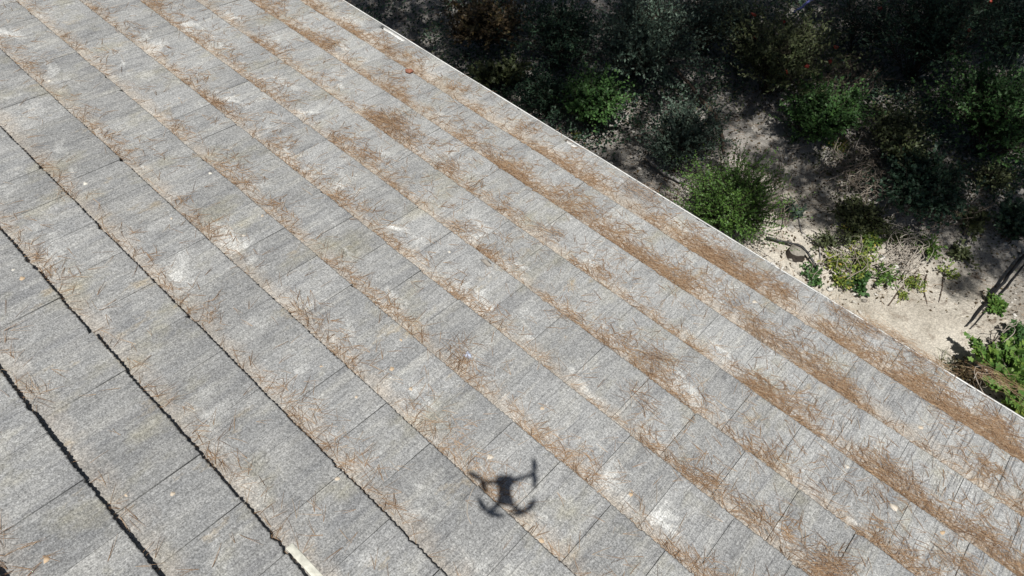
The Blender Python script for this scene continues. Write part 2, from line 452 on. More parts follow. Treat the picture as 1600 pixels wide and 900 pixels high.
# cream strip slipped under the butts at the lower left
a1 = roof_at(447, 856, -BUTT + .008); a2 = roof_at(500, 913, -BUTT + .008)
mb = MB(); d = a2 - a1; d[2] = 0; L_ = np.linalg.norm(d) + .5; d /= np.linalg.norm(d); nrm = np.array([-d[1], d[0], 0])
ax = np.array([d, nrm, [0, 0, 1]])
box(mb, a1 + d * L_ / 2 + nrm * .014 + np.array([0, 0, -.002]), (L_ / 2, .016, .003), ax, .0015)
o = mb.build('batten_strip', m_cream, house, inv=1); o.matrix_local = ROOFM
o['label'] = 'cream painted strip poking out below a tile edge'
# lichen crusts and pale chips stuck on the tiles
SPOTS = [(767, 710, 7, .75), (612, 572, 5, .1), (197, 767, 5, .35), (988, 768, 6, .05), (132, 281, 4, 1), (329, 270, 3.5, 1), (380, 364, 3.5, 1),
         (643, 603, 5, .3), (557, 619, 4, .45), (848, 838, 6, .15), (34, 434, 5, .1), (268, 340, 3, .6), (1398, 790, 7, .8), (527, 747, 5, .5),
         (1474, 831, 5, .0), (70, 870, 5, .1), (1325, 728, 4, .8), (849, 634, 5, .3), (1180, 470, 5, .7), (410, 337, 4, .4), (703, 391, 3, .9), (269, 768, 4, .5),
         (20, 420, 3, 1), (1443, 665, 5, .5), (502, 571, 4, .2), (280, 151, 3, .2), (76, 120, 2.5, 1), (627, 530, 3.5, .2)]
for i, (px, py, r_, cc) in enumerate(SPOTS):
    q = roof_at(px, py, 0); q[2] = surf(q[0], q[1]) + .0008
    rad = r_ / FPX * np.linalg.norm(q - [0, 0, H]) * .72; k = 11; th = np.arange(k) * 2 * math.pi / k
    rs = rad * (1 + .28 * rr.normal(size=k)).clip(.5, 1.4)
    top = np.stack([rs * np.cos(th) * .8, rs * np.sin(th) * .8, np.full(k, .0025)], -1); bot = np.stack([rs * np.cos(th), rs * np.sin(th), np.full(k, -.004)], -1)
    mb = MB(); mb.add(q + np.concatenate([bot, top]), [np.array([(j, (j + 1) % k, k + (j + 1) % k, k + j) for j in range(k)]), np.arange(k) + k], cc)
    o = mb.build('lichen_spot', m_lich, roof, inv=1)

# ------------------------------------------------------------------ pine needles on the roof
def needle_mesh(mb, base, dirs, up, L, rad, bend, tilt, rnd, segs=3, widen=1.0):
    """base (n,3), dirs (n,3) in-plane unit, up (3,) ; three sided tapering needles"""
    n = len(base); side = np.cross(up, dirs); side /= np.linalg.norm(side, axis=1)[:, None]
    P = []
    for k in range(segs + 1):
        s_ = k / segs
        p = base + dirs * (L * s_)[:, None] + side * (bend * L * s_ * s_)[:, None] + up * (tilt * L * s_ * (1.35 - s_))[:, None]
        P.append(p)
    V = np.zeros((n, (segs + 1) * 3, 3))
    for k in range(segs + 1):
        rk = rad * (1 - .55 * (k / segs) ** 2)
        V[:, k * 3 + 0] = P[k] + side * rk[:, None] * widen
        V[:, k * 3 + 1] = P[k] - side * rk[:, None] * widen
        V[:, k * 3 + 2] = P[k] + up * (rk * 1.3)[:, None]
    f = []
    for k in range(segs):
        for a, b in ((0, 2), (2, 1), (1, 0)): f.append((k * 3 + a, k * 3 + b, k * 3 + 3 + b, k * 3 + 3 + a))
    f = np.array(f); F = (f[None] + (np.arange(n) * (segs + 1) * 3)[:, None, None]).reshape(-1, 4)
    mb.add(V.reshape(-1, 3), [F], np.repeat(rnd, (segs + 1) * 3))

rn = np.random.default_rng(21)
def amount(ui, vi):
    """how many needles lie at a place on the roof"""
    row = np.floor(vi); f = vi - row
    a = np.interp(row + 0 * ui, [-2, 0, 1, 2, 3, 4, 5, 6, 7, 8, 9], [.15, .20, .27, .32, .42, .52, .72, .85, 1.0, 1.2, 1.3])
    a = a * np.interp(ui, [-20, -12, -7, -3, 1, 4], [.5, .6, .8, .95, 1.15, 1.3])
    wide = np.interp(row, [0, 4, 7, 9], [.17, .22, .29, .36])
    patch = fbm(ui * 1.6 + row * 5.1, vi * 2.2, 3) / .875
    ext = wide * (.35 + 1.5 * patch)
    band = np.exp(-(f / ext) ** 1.6) * (.12 + 2.6 * np.clip(patch - .34, 0, 1))
    big = fbm(ui * .9 + 31, vi * 1.3 + 9, 3) / .875
    loose = .05 * np.clip(big * 2 - .55, .08, 1.2) * (1.35 - f)
    off = (ui - np.vectorize(lambda r_: ROWOFF.get(int(r_), 0))(row)) / PITCH; dj = np.abs(off - np.round(off)) * PITCH
    joint = .22 * np.exp(-(dj / .035) ** 2) * np.clip(big * 2.2 - .75, 0, 1) * np.exp(-f / .8)
    return a * (band + loose + joint)
mbN = MB(); upv = np.array([0, 0, 1.0])
N = 420000
ui = rn.uniform(-19, 6, N); vi = rn.uniform(-2.6, 9.9, N)
pxy = to_px(RW(ui * E, V0 + vi * E)); ok = (pxy[0] > -120) & (pxy[0] < 1720) & (pxy[1] > -120) & (pxy[1] < 1020)
ui, vi = ui[ok], vi[ok]
am = amount(ui, vi); ok = rn.random(len(ui)) < am * .76
ui, vi, am = ui[ok], vi[ok], am[ok]
# pairs: every base carries one to three needles fanning from one sheath
rep = rn.choice([1, 2, 2, 3], len(ui)); ui = np.repeat(ui, rep); vi = np.repeat(vi, rep); am = np.repeat(am, rep)
th0 = np.repeat(rn.uniform(0, 2 * math.pi, len(rep)), rep)
flat = np.clip(am * .6, 0, .62)                    # thick drifts lie along the course
side_ = np.where(np.cos(th0) > 0, 0.0, math.pi)
al = np.repeat(rn.random(len(rep)), rep) < flat
spread = np.repeat(rn.normal(0, .42, len(rep)), rep)
th = np.where(al, side_ + spread + .10, th0) + rn.normal(0, .17, len(ui))
n_ = len(ui)
f_ = vi - np.floor(vi)
stack = rn.random(n_) * np.clip(am, 0, 2) * .014 * np.exp(-f_ / .3)
u_, v_ = ui * E, V0 + vi * E
z_ = surf(u_, v_) + .0018 + stack + np.where(rn.random(n_) < .12, .004, 0)
dirs = np.stack([np.cos(th), np.sin(th), np.full(n_, BUTT / E) * np.sin(th)], -1)
Ln = rn.normal(.074, .017, n_).clip(.03, .115)
# needles do not poke through the butt above them: keep their run inside the step
fe = f_ * E + np.sin(th) * Ln
hit = (fe < 0)
z_ = np.where(hit, z_, z_)
tilt = np.abs(rn.normal(.05, .09, n_)); tilt = np.where(hit, BUTT * 1.25 / np.maximum(Ln, .03) * 1.0, tilt).clip(0, .8)
drop = np.where(f_ * E + np.sin(th) * Ln > E, 0, 0)
bend = rn.normal(0, .11, n_)
rnd_ = (rn.beta(2.2, 2.4, n_) + .10 * (fbm(ui * 2, vi * 2, 2) - .4)).clip(0, 1)
needle_mesh(mbN, np.stack([u_, v_, z_], -1), dirs, upv, Ln, np.full(n_, .00072) * rn.uniform(.8, 1.25, n_), bend, tilt, rnd_)
# bundles that stand up a little, where the photo shows thick tufts
TUFTS = [(625, 195, 46, 260), (600, 185, 30, 120), (722, 550, 30, 50), (516, 62, 20, 60), (1040, 560, 26, 70), (1100, 745, 28, 70), (1000, 622, 22, 30),
         (340, 158, 16, 50), (470, 480, 20, 26), (1410, 740, 24, 70), (1535, 835, 24, 90), (1310, 600, 30, 90), (1180, 510, 24, 60), (1480, 640, 30, 120), (1390, 520, 32, 140),
         (1330, 500, 30, 110), (1000, 300, 34, 90), (1130, 400, 34, 120), (945, 530, 16, 40), (1300, 880, 34, 100), (1180, 800, 24, 60), (100, 300, 16, 20), (50, 610, 18, 22),
         (720, 350, 18, 40), (860, 360, 24, 50), (700, 250, 20, 30), (1560, 590, 28, 90), (1500, 880, 26, 80), (880, 490, 14, 30), (770, 235, 24, 60), (1230, 540, 30, 90), (1450, 560, 30, 90)]
for (px, py, rp, cnt) in TUFTS:
    q = roof_at(px, py); rad = rp / FPX * np.linalg.norm(q - [0, 0, H])
    cnt = int(cnt * 1.5)
    ea = rn.uniform(-.5, .5); e1 = rn.uniform(-1, 1, cnt) * rad * .95; e2 = rn.normal(0, rad * .32, cnt)
    c2 = np.stack([q[0] + e1 * math.cos(ea) - e2 * math.sin(ea), q[1] + e1 * math.sin(ea) + e2 * math.cos(ea)], -1)
    # lie roughly one way within a tuft
    th = ea + rn.normal(0, .62, cnt) + np.where(rn.random(cnt) < .5, math.pi, 0); L2 = rn.normal(.08, .016, cnt).clip(.04, .12)
    zz = surf(c2[:, 0], c2[:, 1]) + .002 + rn.random(cnt) * .012
    needle_mesh(mbN, np.stack([c2[:, 0], c2[:, 1], zz], -1), np.stack([np.cos(th), np.sin(th), 0 * th], -1), upv, L2, np.full(cnt, .00078), rn.normal(0, .14, cnt), np.abs(rn.normal(.18, .14, cnt)), rn.beta(2, 2.6, cnt))
o = mbN.build('pine_needles', m_needle); o.matrix_world = ROOFM
tag(o, 'dry brown pine needles drifted along the tile courses of the roof', 'pine needles', kind='stuff')

# ------------------------------------------------------------------ small things lying on the roof
def on_roof(name, px, py, label, cat, lift=0.0):
    q = roof_at(px, py); q[2] = surf(q[0], q[1]) + lift
    wp = RW(*q); return q, wp
q, wp = on_roof('foil', 731, 551, '', '')
mb = MB(); blob(mb, RW(q[0], q[1], q[2] + .006), .026, .016, .010, 5, .6, 9, 6)
tag(mb.build('foil_scrap', m_foil), 'crumpled bluish foil scrap beside a swept heap of needles', 'scrap')
q, wp = on_roof('chip', 639, 113, '', '')
mb = MB(); blob(mb, RW(q[0], q[1], q[2] + .014), .034, .022, .014, 9, .4, 7, 5)
tag(mb.build('terracotta_chip', m_terra), 'small reddish terracotta chip on a tile near the gutter', 'chip')
q, wp = on_roof('stone', 760, 411, '', '')
mb = MB(); blob(mb, RW(q[0], q[1], q[2] + .008), .034, .02, .012, 12, .5, 7, 5, .2)
tag(mb.build('stone_chip', m_stone), 'grey stone chip at a broken tile corner mid roof', 'stone')
mb = MB(); pts = []
for px, py in ((743, 757), (736, 770), (731, 785), (730, 800), (734, 812), (737, 817)):
    q = roof_at(px, py); pts.append(RW(q[0], q[1], surf(q[0], q[1]) + .004))
tube(mb, pts, .0022, 5, .95); tag(mb.build('curved_twig', m_dead), 'thin pale curved twig beside the shadow of the drone', 'twig')
mb = MB(); pts = []
for px, py in ((594, 167), (602, 176), (611, 186)):
    q = roof_at(px, py); pts.append(RW(q[0], q[1], surf(q[0], q[1]) + .02))
tube(mb, pts, .003, 5, .9); tag(mb.build('pale_stick', m_dead), 'short pale stick poking out of the thick needle heap', 'stick')

# ------------------------------------------------------------------ the camera drone whose shadow falls on the roof
ZP = CAM[2] + .035
def lift_px(px, py, z=ZP):
    q = roof_at(px, py); p = RW(q[0], q[1], surf(q[0], q[1])); return p + TOSUN * (z - p[2]) / TOSUN[2]
drone = empty('camera_drone', (CAM[0], CAM[1], CAM[2] + .03), 'small dark grey four rotor camera drone hovering over the roof', 'drone')
nose, tail = lift_px(790, 741), lift_px(791, 783)
fx = nose - tail; blen = np.linalg.norm(fx); fx /= blen; fy = np.cross([0, 0, 1], fx)
ax = np.array([fx, fy, [0, 0, 1.0]])
cN = (nose + tail) / 2 + [0, 0, .012]
mb = MB(); box(mb, cN, (blen / 2, .031, .018), ax, .010); box(mb, nose - fx * .022 + [0, 0, .012], (.024, .041, .020), ax, .009)
box(mb, tail + fx * .012 + [0, 0, .010], (.018, .040, .015), ax, .008); mb.build('body', m_drone, drone)
ROT = [((757, 747), (727, 728), (757, 762), (779, 749)), ((833, 738), (839, 712), (841, 758), (801, 748)),
       ((763, 798), (743, 780), (784, 811), (779, 784)), ((820, 795), (799, 808), (843, 779), (801, 783))]
for i, (mo, b1, b2, root_) in enumerate(ROT):
    zz = ZP + (.012 if i < 2 else .0)
    pm, p1, p2, pr = lift_px(*mo, zz), lift_px(*b1, zz + .016), lift_px(*b2, zz + .016), lift_px(*root_, zz)
    mb = MB(); tube(mb, [pr, (pr + pm) / 2 + [0, 0, .002], pm], [.013, .0105, .0095], 8); arm = mb.build('arm', m_drone, drone)
    mb = MB(); tube(mb, [pm - [0, 0, .012], pm + [0, 0, .002], pm + [0, 0, .012]], [.011, .0115, .009], 12); mb.build('motor', m_drone, drone)
    mb = MB(); hub = pm + [0, 0, .017]
    for tip in (p1, p2):
        dvec = tip - hub; dvec[2] = 0; Lb = np.linalg.norm(dvec); dvec /= Lb; sd = np.cross([0, 0, 1], dvec)
        inw = cN - hub; inw[2] = 0; inw /= np.linalg.norm(inw)
        ss = np.array([0, .15, .4, .7, .9, 1.0]); cw = np.array([.006, .012, .0145, .0135, .010, .005])
        V = []
        for s_, c_ in zip(ss, cw):
            for k in (-1, 1):
                for zz_ in (-.0006, .0006): V.append(hub + dvec * Lb * s_ + sd * k * c_ + inw * (.024 * s_ * s_ - .006) + np.array([0, 0, zz_ + .0018 * k]))
        q = []
        for j in range(5):
            a_ = j * 4; q += [(a_, a_ + 4, a_ + 6, a_ + 2), (a_ + 1, a_ + 3, a_ + 7, a_ + 5), (a_, a_ + 1, a_ + 5, a_ + 4), (a_ + 2, a_ + 6, a_ + 7, a_ + 3)]
        mb.add(V, [np.array(q), np.array([[20, 21, 23, 22]])])
    tube(mb, [hub - [0, 0, .002], hub + [0, 0, .004]], .006, 10)
    mb.build('propeller', m_blade, drone)
mb = MB(); gc = CAM - CF * .030; ax2 = np.array([CR, CU, CF]); box(mb, gc, (.015, .012, .012), ax2, .004)
tube(mb, [gc - CF * .008, nose - fx * .02 + [0, 0, -.002]], .006, 8); gm = mb.build('gimbal_camera', m_drone, drone)
mb = MB(); tube(mb, [gc + CF * .010, gc + CF * .017], [.009, .0085], 14); mb.build('lens', m_lens, gm, inv=1).location = tuple(-np.array(drone['_org']))

# ------------------------------------------------------------------ ground
xs = np.concatenate([-np.geomspace(14, 400, 16)[::-1], np.arange(-12.5, 7.01, .07), np.geomspace(8.5, 400, 16)])
ys = np.concatenate([-np.geomspace(10, 400, 14)[::-1], [-6, -2, 1, 3], np.arange(4.4, 15.5, .07), np.geomspace(17, 400, 16)])
X, Y = np.meshgrid(xs, ys); Z = gh(X, Y)
nx, ny = len(xs), len(ys); idx = np.arange(nx * ny).reshape(ny, nx)
F = np.stack([idx[:-1, :-1], idx[:-1, 1:], idx[1:, 1:], idx[1:, :-1]], -1).reshape(-1, 4)
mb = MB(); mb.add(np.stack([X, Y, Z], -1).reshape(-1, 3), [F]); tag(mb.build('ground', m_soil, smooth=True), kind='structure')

# ------------------------------------------------------------------ foliage builders
def leaves(mb, pos, axis, nrm, L, W, rnd, shape='oval'):
    """each leaf is a folded blade; pos = leaf base, axis = direction of the midrib"""
    n = len(pos)
    axis = axis / np.linalg.norm(axis, axis=1)[:, None]
    sd = np.cross(nrm, axis); sd /= (np.linalg.norm(sd, axis=1)[:, None] + 1e-9); nn = np.cross(axis, sd)
    def P(s_, w_, h_): return pos + axis * (L * s_)[:, None] + sd * (W * w_)[:, None] + nn * (W * h_)[:, None]
    one = np.ones(n)
    if shape == 'oval':
        V = np.stack([P(0 * one, 0 * one, 0 * one), P(.35 * one, -.5 * one, .18 * one), P(.75 * one, -.36 * one, .12 * one), P(one, 0 * one, -.15 * one),
                      P(.75 * one, .36 * one, .12 * one), P(.35 * one, .5 * one, .18 * one), P(.5 * one, 0 * one, 0 * one)], 1)
        f = np.array([(0, 6, 1), (1, 6, 2), (2, 6, 3), (3, 6, 4), (4, 6, 5), (5, 6, 0)]); k = 7
    elif shape == 'ivy':
        pts = [(0, 0), (-.05, -.42), (.32, -.28), (.50, -.55), (.62, -.22), (1, 0), (.62, .22), (.50, .55), (.32, .28), (-.05, .42)]
        V = np.stack([P(a * one, b * one, (.12 * abs(b) - .05) * one) for a, b in pts] + [P(.35 * one, 0 * one, 0 * one)], 1)
        f = np.array([(i, 10, (i + 1) % 10) for i in range(10)]); k = 11
    else:   # narrow: four points
        V = np.stack([P(0 * one, 0 * one, 0 * one), P(.45 * one, -.5 * one, .12 * one), P(one, 0 * one, 0 * one), P(.45 * one, .5 * one, .12 * one)], 1)
        f = np.array([(0, 2, 1), (0, 3, 2)]); k = 4
    F = (f[None] + (np.arange(n) * k)[:, None, None]).reshape(-1, 3)
    mb.add(V.reshape(-1, 3), [F], np.repeat(rnd, k))

def unit(v): return v / (np.linalg.norm(v, axis=-1, keepdims=True) + 1e-9)

def shrub(name, px, py, rpx, label, cat='shrub', leaf='mid', n_twig=150, per=16, L=.04, W=.02, shape='oval', squash=.8, hscale=1.0,
          stem_r=.008, berries=0, seed=0, tone=(0, 1), group=None, droop=.0, ry=None, lean=(0, 0), spikey=.35, fill=.25):
    r0 = np.random.default_rng(seed + 100)
    if rpx > 33 and shape != 'ivy': rpx *= 1.14; n_twig = int(n_twig * 1.6); spikey = spikey * 1.7 + .15
    g0 = ground_at(px, py); dist = np.linalg.norm(g0 - CAM); rad = rpx / FPX * dist; radz = rad * squash * hscale
    h = radz * .75; c = ground_at(px, py, h); base = np.array([c[0] - lean[0], c[1] - lean[1], 0]); base[2] = gh(base[0], base[1])
    root = empty(name, base, label, cat, group)
    ryf = 1.0 if ry is None else ry
    # lumpy outline made of several sub crowns
    ns = max(5, int(n_twig / 22)); sc = unit(r0.normal(size=(ns, 3))) * (r0.random((ns, 1)) ** .4) * .62
    sc[:, 2] = np.abs(sc[:, 2]) * .9 - .15; sr = r0.uniform(.32, .55, ns)
    stems = MB(); lf = MB()
    scale = np.array([rad, rad * ryf, radz])
    main = []
    for i in range(ns):
        tip = c + sc[i] * scale; mid = (base + tip) / 2 + r0.normal(0, rad * .07, 3); mid[2] += rad * .05
        b0 = base + np.array([r0.normal(0, .04), r0.normal(0, .04), -.03])
        pts = [b0 + (mid - b0) * s_ * (2 - s_) * .5 + (tip - b0) * s_ * s_ * .5 for s_ in (0, .3, .6, .85, 1)]
        pts[-1] = tip
        tube(stems, pts, [stem_r, stem_r * .85, stem_r * .65, stem_r * .5, stem_r * .35], 5, r0.random()); main.append(pts)
    A = []; B = []
    for k in range(n_twig):
        i = r0.integers(ns); st = main[i][r0.integers(2, 5)]
        d = unit(r0.normal(size=3)); d[2] = abs(d[2]) * .8 + .1 - droop; d = unit(d)
        e = c + sc[i] * scale + d * sr[i] * scale * r0.uniform(.55, 1 + spikey)
        e[2] = max(e[2], gh(e[0], e[1]) + .02)
        mdl = (st + e) / 2 + r0.normal(0, rad * .05, 3) + [0, 0, rad * .04]
        tube(stems, [st, mdl, e], [stem_r * .4, stem_r * .28, stem_r * .12], 4, r0.random(), cap=False)
        s_ = np.linspace(fill, 1.0, per) + r0.normal(0, .02, per)
        s_ = s_[:, None]; p = st * (1 - s_) ** 2 + 2 * mdl * s_ * (1 - s_) + e * s_ ** 2
        tg = unit(2 * (mdl - st) * (1 - s_) + 2 * (e - mdl) * s_)
        rnd3 = unit(r0.normal(size=(per, 3))); out = unit(rnd3 - tg * (rnd3 * tg).sum(1, keepdims=True))
        A.append(p); B.append(unit(out * .9 + tg * .7 + [0, 0, .1]))
    A = np.concatenate(A); B = np.concatenate(B); n = len(A)
    nr = unit(r0.normal(0, .45, (n, 3)) + [0, 0, 1.0] - TOSUN * -.3)
    tw = np.repeat(r0.random(n_twig), per)
    rv = tone[0] + (tone[1] - tone[0]) * (.55 * r0.random(n) + .45 * tw)
    ls = L * r0.uniform(.6, 1.25, n)
    leaves(lf, A, B, nr, ls, ls * (W / L) * r0.uniform(.85, 1.2, n), rv.clip(0, 1), shape)
    stems.build('stems', m_stem, root)
    tag(lf.build('foliage', m_leaf[leaf], root))
    for b in range(berries):
        i = r0.integers(ns); d = unit(r0.normal(size=3)); d[2] = abs(d[2]); p = c + sc[i] * scale + d * sr[i] * scale * 1.02
        mb = MB(); blob(mb, p, .026, .022, .018, b, .6, 10, 7, r0.random())
        mb.build('berry_cluster', m_red, root, smooth=True)
    return root

SH = 'shrubs in the shaded garden'
S = shrub
S('broad_shrub', 760, 35, 62, 'brown leaved shrub with yellow autumn tips in the dark corner past the gutter', leaf='brown', n_twig=170, per=14, L=.05, W=.032, seed=1, group=SH)
S('low_shrub', 778, 122, 34, 'small round leaved bush just above the rock at the eave', leaf='olive', n_twig=70, per=12, L=.055, W=.045, seed=2, group=SH)
S('broad_shrub', 1000, 62, 84, 'large dark shrub with pale grey green sprays at the top middle', leaf='grey', n_twig=380, per=18, L=.042, W=.018, seed=3, group=SH, spikey=.6)
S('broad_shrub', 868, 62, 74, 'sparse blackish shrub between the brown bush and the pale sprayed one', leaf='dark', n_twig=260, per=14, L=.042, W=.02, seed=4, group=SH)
S('low_shrub', 925, 168, 54, 'glossy bright green shrub above the grass tuft at the gutter', leaf='mid', n_twig=200, per=16, L=.042, W=.026, seed=5, group=SH)
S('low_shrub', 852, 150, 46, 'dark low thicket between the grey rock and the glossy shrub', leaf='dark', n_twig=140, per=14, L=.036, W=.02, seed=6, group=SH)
S('low_shrub', 1062, 212, 66, 'dull grey green shrub on bare soil below the leaning dark branch', leaf='grey', n_twig=280, per=16, L=.03, W=.018, seed=7, group=SH)
S('evergreen_shrub', 1140, 318, 76, 'feathery bright green evergreen touching the white gutter line', leaf='bright', n_twig=520, per=24, L=.026, W=.014, shape='thin', seed=8, tone=(0, .75), group=SH, spikey=.45)
S('evergreen_shrub', 1015, 330, 26, 'small brown dry shrub under the eave beside the evergreen', leaf='brown', n_twig=60, per=12, L=.03, W=.014, seed=81, group=SH, tone=(0, .5))
S('berry_shrub', 1215, 92, 78, 'olive leaved shrub dotted with red berries beside the round green bush', leaf='olive', n_twig=330, per=16, L=.045, W=.02, seed=9, berries=9, group=SH, spikey=.5)
S('round_shrub', 1290, 178, 60, 'dense round bush of fresh green leaves in the middle of the shade', leaf='mid', n_twig=300, per=20, L=.036, W=.020, seed=10, group=SH, spikey=.3)
S('berry_shrub', 1465, 45, 84, 'tall dark shrub with few red berries at the top of the view', leaf='dark', n_twig=360, per=16, L=.045, W=.02, seed=11, berries=4, group=SH, hscale=1.2)
S('berry_shrub', 1580, 35, 60, 'dark leafy shrub with one red cluster in the far corner', leaf='dark', n_twig=220, per=16, L=.045, W=.022, seed=12, berries=2, group=SH)
S('low_shrub', 1105, 30, 70, 'blue grey fine leaved shrub behind the leaning dark branch', leaf='grey', n_twig=260, per=16, L=.032, W=.014, seed=13, group=SH, tone=(0, .6))
S('broad_shrub', 1352, 40, 66, 'bare brownish shrub between the two red berried ones', leaf='dark', n_twig=120, per=8, L=.035, W=.016, seed=14, group=SH, tone=(0, .5))
S('broad_shrub', 1566, 190, 76, 'wide green shrub at the edge of the view below the long grass', leaf='mid', n_twig=360, per=18, L=.04, W=.024, seed=15, group=SH, tone=(0, .7))
S('low_shrub', 1402, 218, 52, 'thin leggy shrub with scattered yellow green leaves above the dead tangle', leaf='olive', n_twig=130, per=10, L=.042, W=.026, seed=16, group=SH)
S('low_shrub', 1440, 290, 70, 'flat spreading dark thicket right of the dead twig tangle', leaf='dark', n_twig=230, per=12, L=.045, W=.03, seed=17, group=SH, squash=.45)
S('low_shrub', 1345, 345, 40, 'pale olive weeds at the lit edge of the dead twig tangle', leaf='olive', n_twig=110, per=10, L=.04, W=.022, seed=18, group=SH, squash=.5)
S('low_shrub', 1560, 285, 40, 'thin weeds growing in the stony patch at the edge', leaf='olive', n_twig=70, per=9, L=.04, W=.024, seed=19, group=SH, squash=.5)
S('low_shrub', 1590, 355, 36, 'dark bush above the black pipe at the edge of the view', leaf='dark', n_twig=120, per=12, L=.04, W=.024, seed=20, group=SH)
WE = 'leafy weeds on the sunlit soil'
def weed(px, py, rp, label, leaf='yellow', n=40, seed=0, L=.045, W=.028, per=8, sq=.4):
    return S('weed_plant', px, py, rp, label, 'weed', leaf, n, per, L, W, squash=sq, stem_r=.004, seed=seed, group=WE, spikey=1.3, fill=.2)
weed(1304, 414, 24, 'yellow leaved weed growing closest to the sawn stump', n=44, L=.034, W=.022, seed=31)
weed(1340, 408, 30, 'tall mixed green and yellow weed below the dead twig tangle', n=60, seed=32, L=.034, W=.02)
weed(1362, 380, 22, 'lime green weed tucked against the dead twigs', 'bright', 44, 33, .034, .02)
weed(1455, 388, 30, 'bright green weed right of the white dead twigs', 'bright', 50, 34, .034, .02)
weed(1288, 378, 26, 'sparse dusty weed at the upper edge of the sunny patch', 'olive', 50, 61, .032, .018)
weed(1318, 438, 22, 'sparse yellow green weed below the tall mixed one', 'yellow', 44, 62, .03, .02)
weed(1378, 428, 26, 'straggling bright weed among the pale stones', 'bright', 30, 63, .032, .02)
weed(1402, 372, 24, 'olive weed growing through the bleached twigs', 'olive', 34, 64, .03, .018)
weed(1478, 428, 18, 'scattered small leaves right of the wavy dark root', 'yellow', 16, 65, .028, .018)
weed(1345, 372, 30, 'leggy yellow sprigs under the shade edge', 'yellow', 60, 66, .032, .02)
weed(1500, 400, 20, 'olive weed at the edge of the tree shade', 'olive', 36, 35)
weed(1328, 335, 24, 'dusty weed in the half shade above the yellow ones', 'olive', 40, 36)
weed(1425, 440, 18, 'low yellow moss like weed in a strip toward the roof', 'yellow', 36, 37, .025, .015, sq=.25)
weed(1412, 462, 12, 'smallest yellow weed near the gutter line', 'yellow', 20, 38, .022, .013, sq=.25)
weed(1560, 478, 18, 'small bright weed beside the lower end of the black pipe', 'bright', 36, 39)
weed(1272, 432, 20, 'green weed between the stump and the gutter', 'mid', 24, 40, .04, .026)
weed(1520, 350, 30, 'straggly weed in the dappled shade by the stones', 'olive', 50, 41)
weed(1245, 330, 16, 'tiny pale weed on bare soil above the stump', 'grey', 24, 42)
weed(1345, 440, 18, 'green sprig with dark shadow left of the yellow strip', 'mid', 26, 43, .05, .034)
weed(1302, 492, 10, 'few leaved seedling hugging the gutter line', 'mid', 10, 44, .04, .028)
weed(1390, 540, 7, 'tiny star shaped seedling on the bright sand', 'bright', 8, 45, .03, .02)
S('ivy_plant', 1572, 580, 58, 'sunlit ivy with dark and lime leaves at the lower edge of the garden', 'ivy', 'bright', 240, 13, .056, .056, 'ivy', squash=.5, seed=50, spikey=.5, stem_r=.006)
S('ivy_plant', 1606, 530, 36, 'upper ivy clump in the sun beside the black pipe', 'ivy', 'mid', 150, 12, .058, .058, 'ivy', squash=.5, seed=51, spikey=.5, stem_r=.006)
S('ivy_plant', 1606, 628, 46, 'yellowish ivy clump touching the gutter at the edge of the view', 'ivy', 'yellow', 130, 12, .055, .055, 'ivy', squash=.5, seed=52, spikey=.4, stem_r=.006)
S('weed_plant', 1500, 582, 30, 'dry brown weeds between the bright sand and the ivy', 'weed', 'brown', 90, 9, .03, .012, squash=.4, seed=53, group=WE, spikey=.7, stem_r=.004)

def tuft(name, px, py, label, n, L, W, leaf, seed, lean=.35, spread=.03, group=None):
    r0 = np.random.default_rng(seed); b = ground_at(px, py); root_mb = MB()
    for k in range(n):
        d = unit(np.array([r0.normal(), r0.normal(), 0])); l_ = L * r0.uniform(.6, 1.1); ln = abs(r0.normal(lean, lean * .5))
        b0 = b + np.array([r0.normal(0, spread), r0.normal(0, spread), -.01]); sd = np.cross(d, [0, 0, 1])
        V = []
        for s_ in (0, .3, .6, .85, 1):
            p = b0 + np.array([0, 0, 1]) * l_ * (s_ - ln * .55 * s_ ** 3) + d * l_ * ln * s_ ** 1.8; wd = W * (1 - s_ ** 2) * .5 + .0004
            V += [p - sd * wd, p + sd * wd]
        root_mb.add(V, [np.array([(2 * j, 2 * j + 1, 2 * j + 3, 2 * j + 2) for j in range(4)])], r0.random())
    return tag(root_mb.build(name, m_leaf[leaf]), label, 'grass', group)
tuft('grass_tuft', 901, 216, 'bright yellow green grass tuft right at the gutter', 34, .17, .010, 'yellow', 1)
tuft('long_grass', 1565, 92, 'long arching grey green grass near the pale rock', 130, .75, .012, 'grey', 2, .6, .12)
tuft('grass_tuft', 1240, 222, 'thin grass blades hanging at the foot of the round green bush', 30, .35, .007, 'mid', 3, .7)
tuft('dry_grass_tuft', 1308, 232, 'pale dry grass clump left of the dead twig tangle', 70, .25, .006, 'yellow', 4, .8, .05)
tuft('dry_grass_tuft', 1484, 570, 'dry olive grass between the sand and the gutter', 60, .14, .006, 'olive', 5, .8, .07)
tuft('dry_grass_tuft', 1425, 265, 'grey arching grass inside the dark thicket', 60, .55, .005, 'grey', 6, .9, .08)

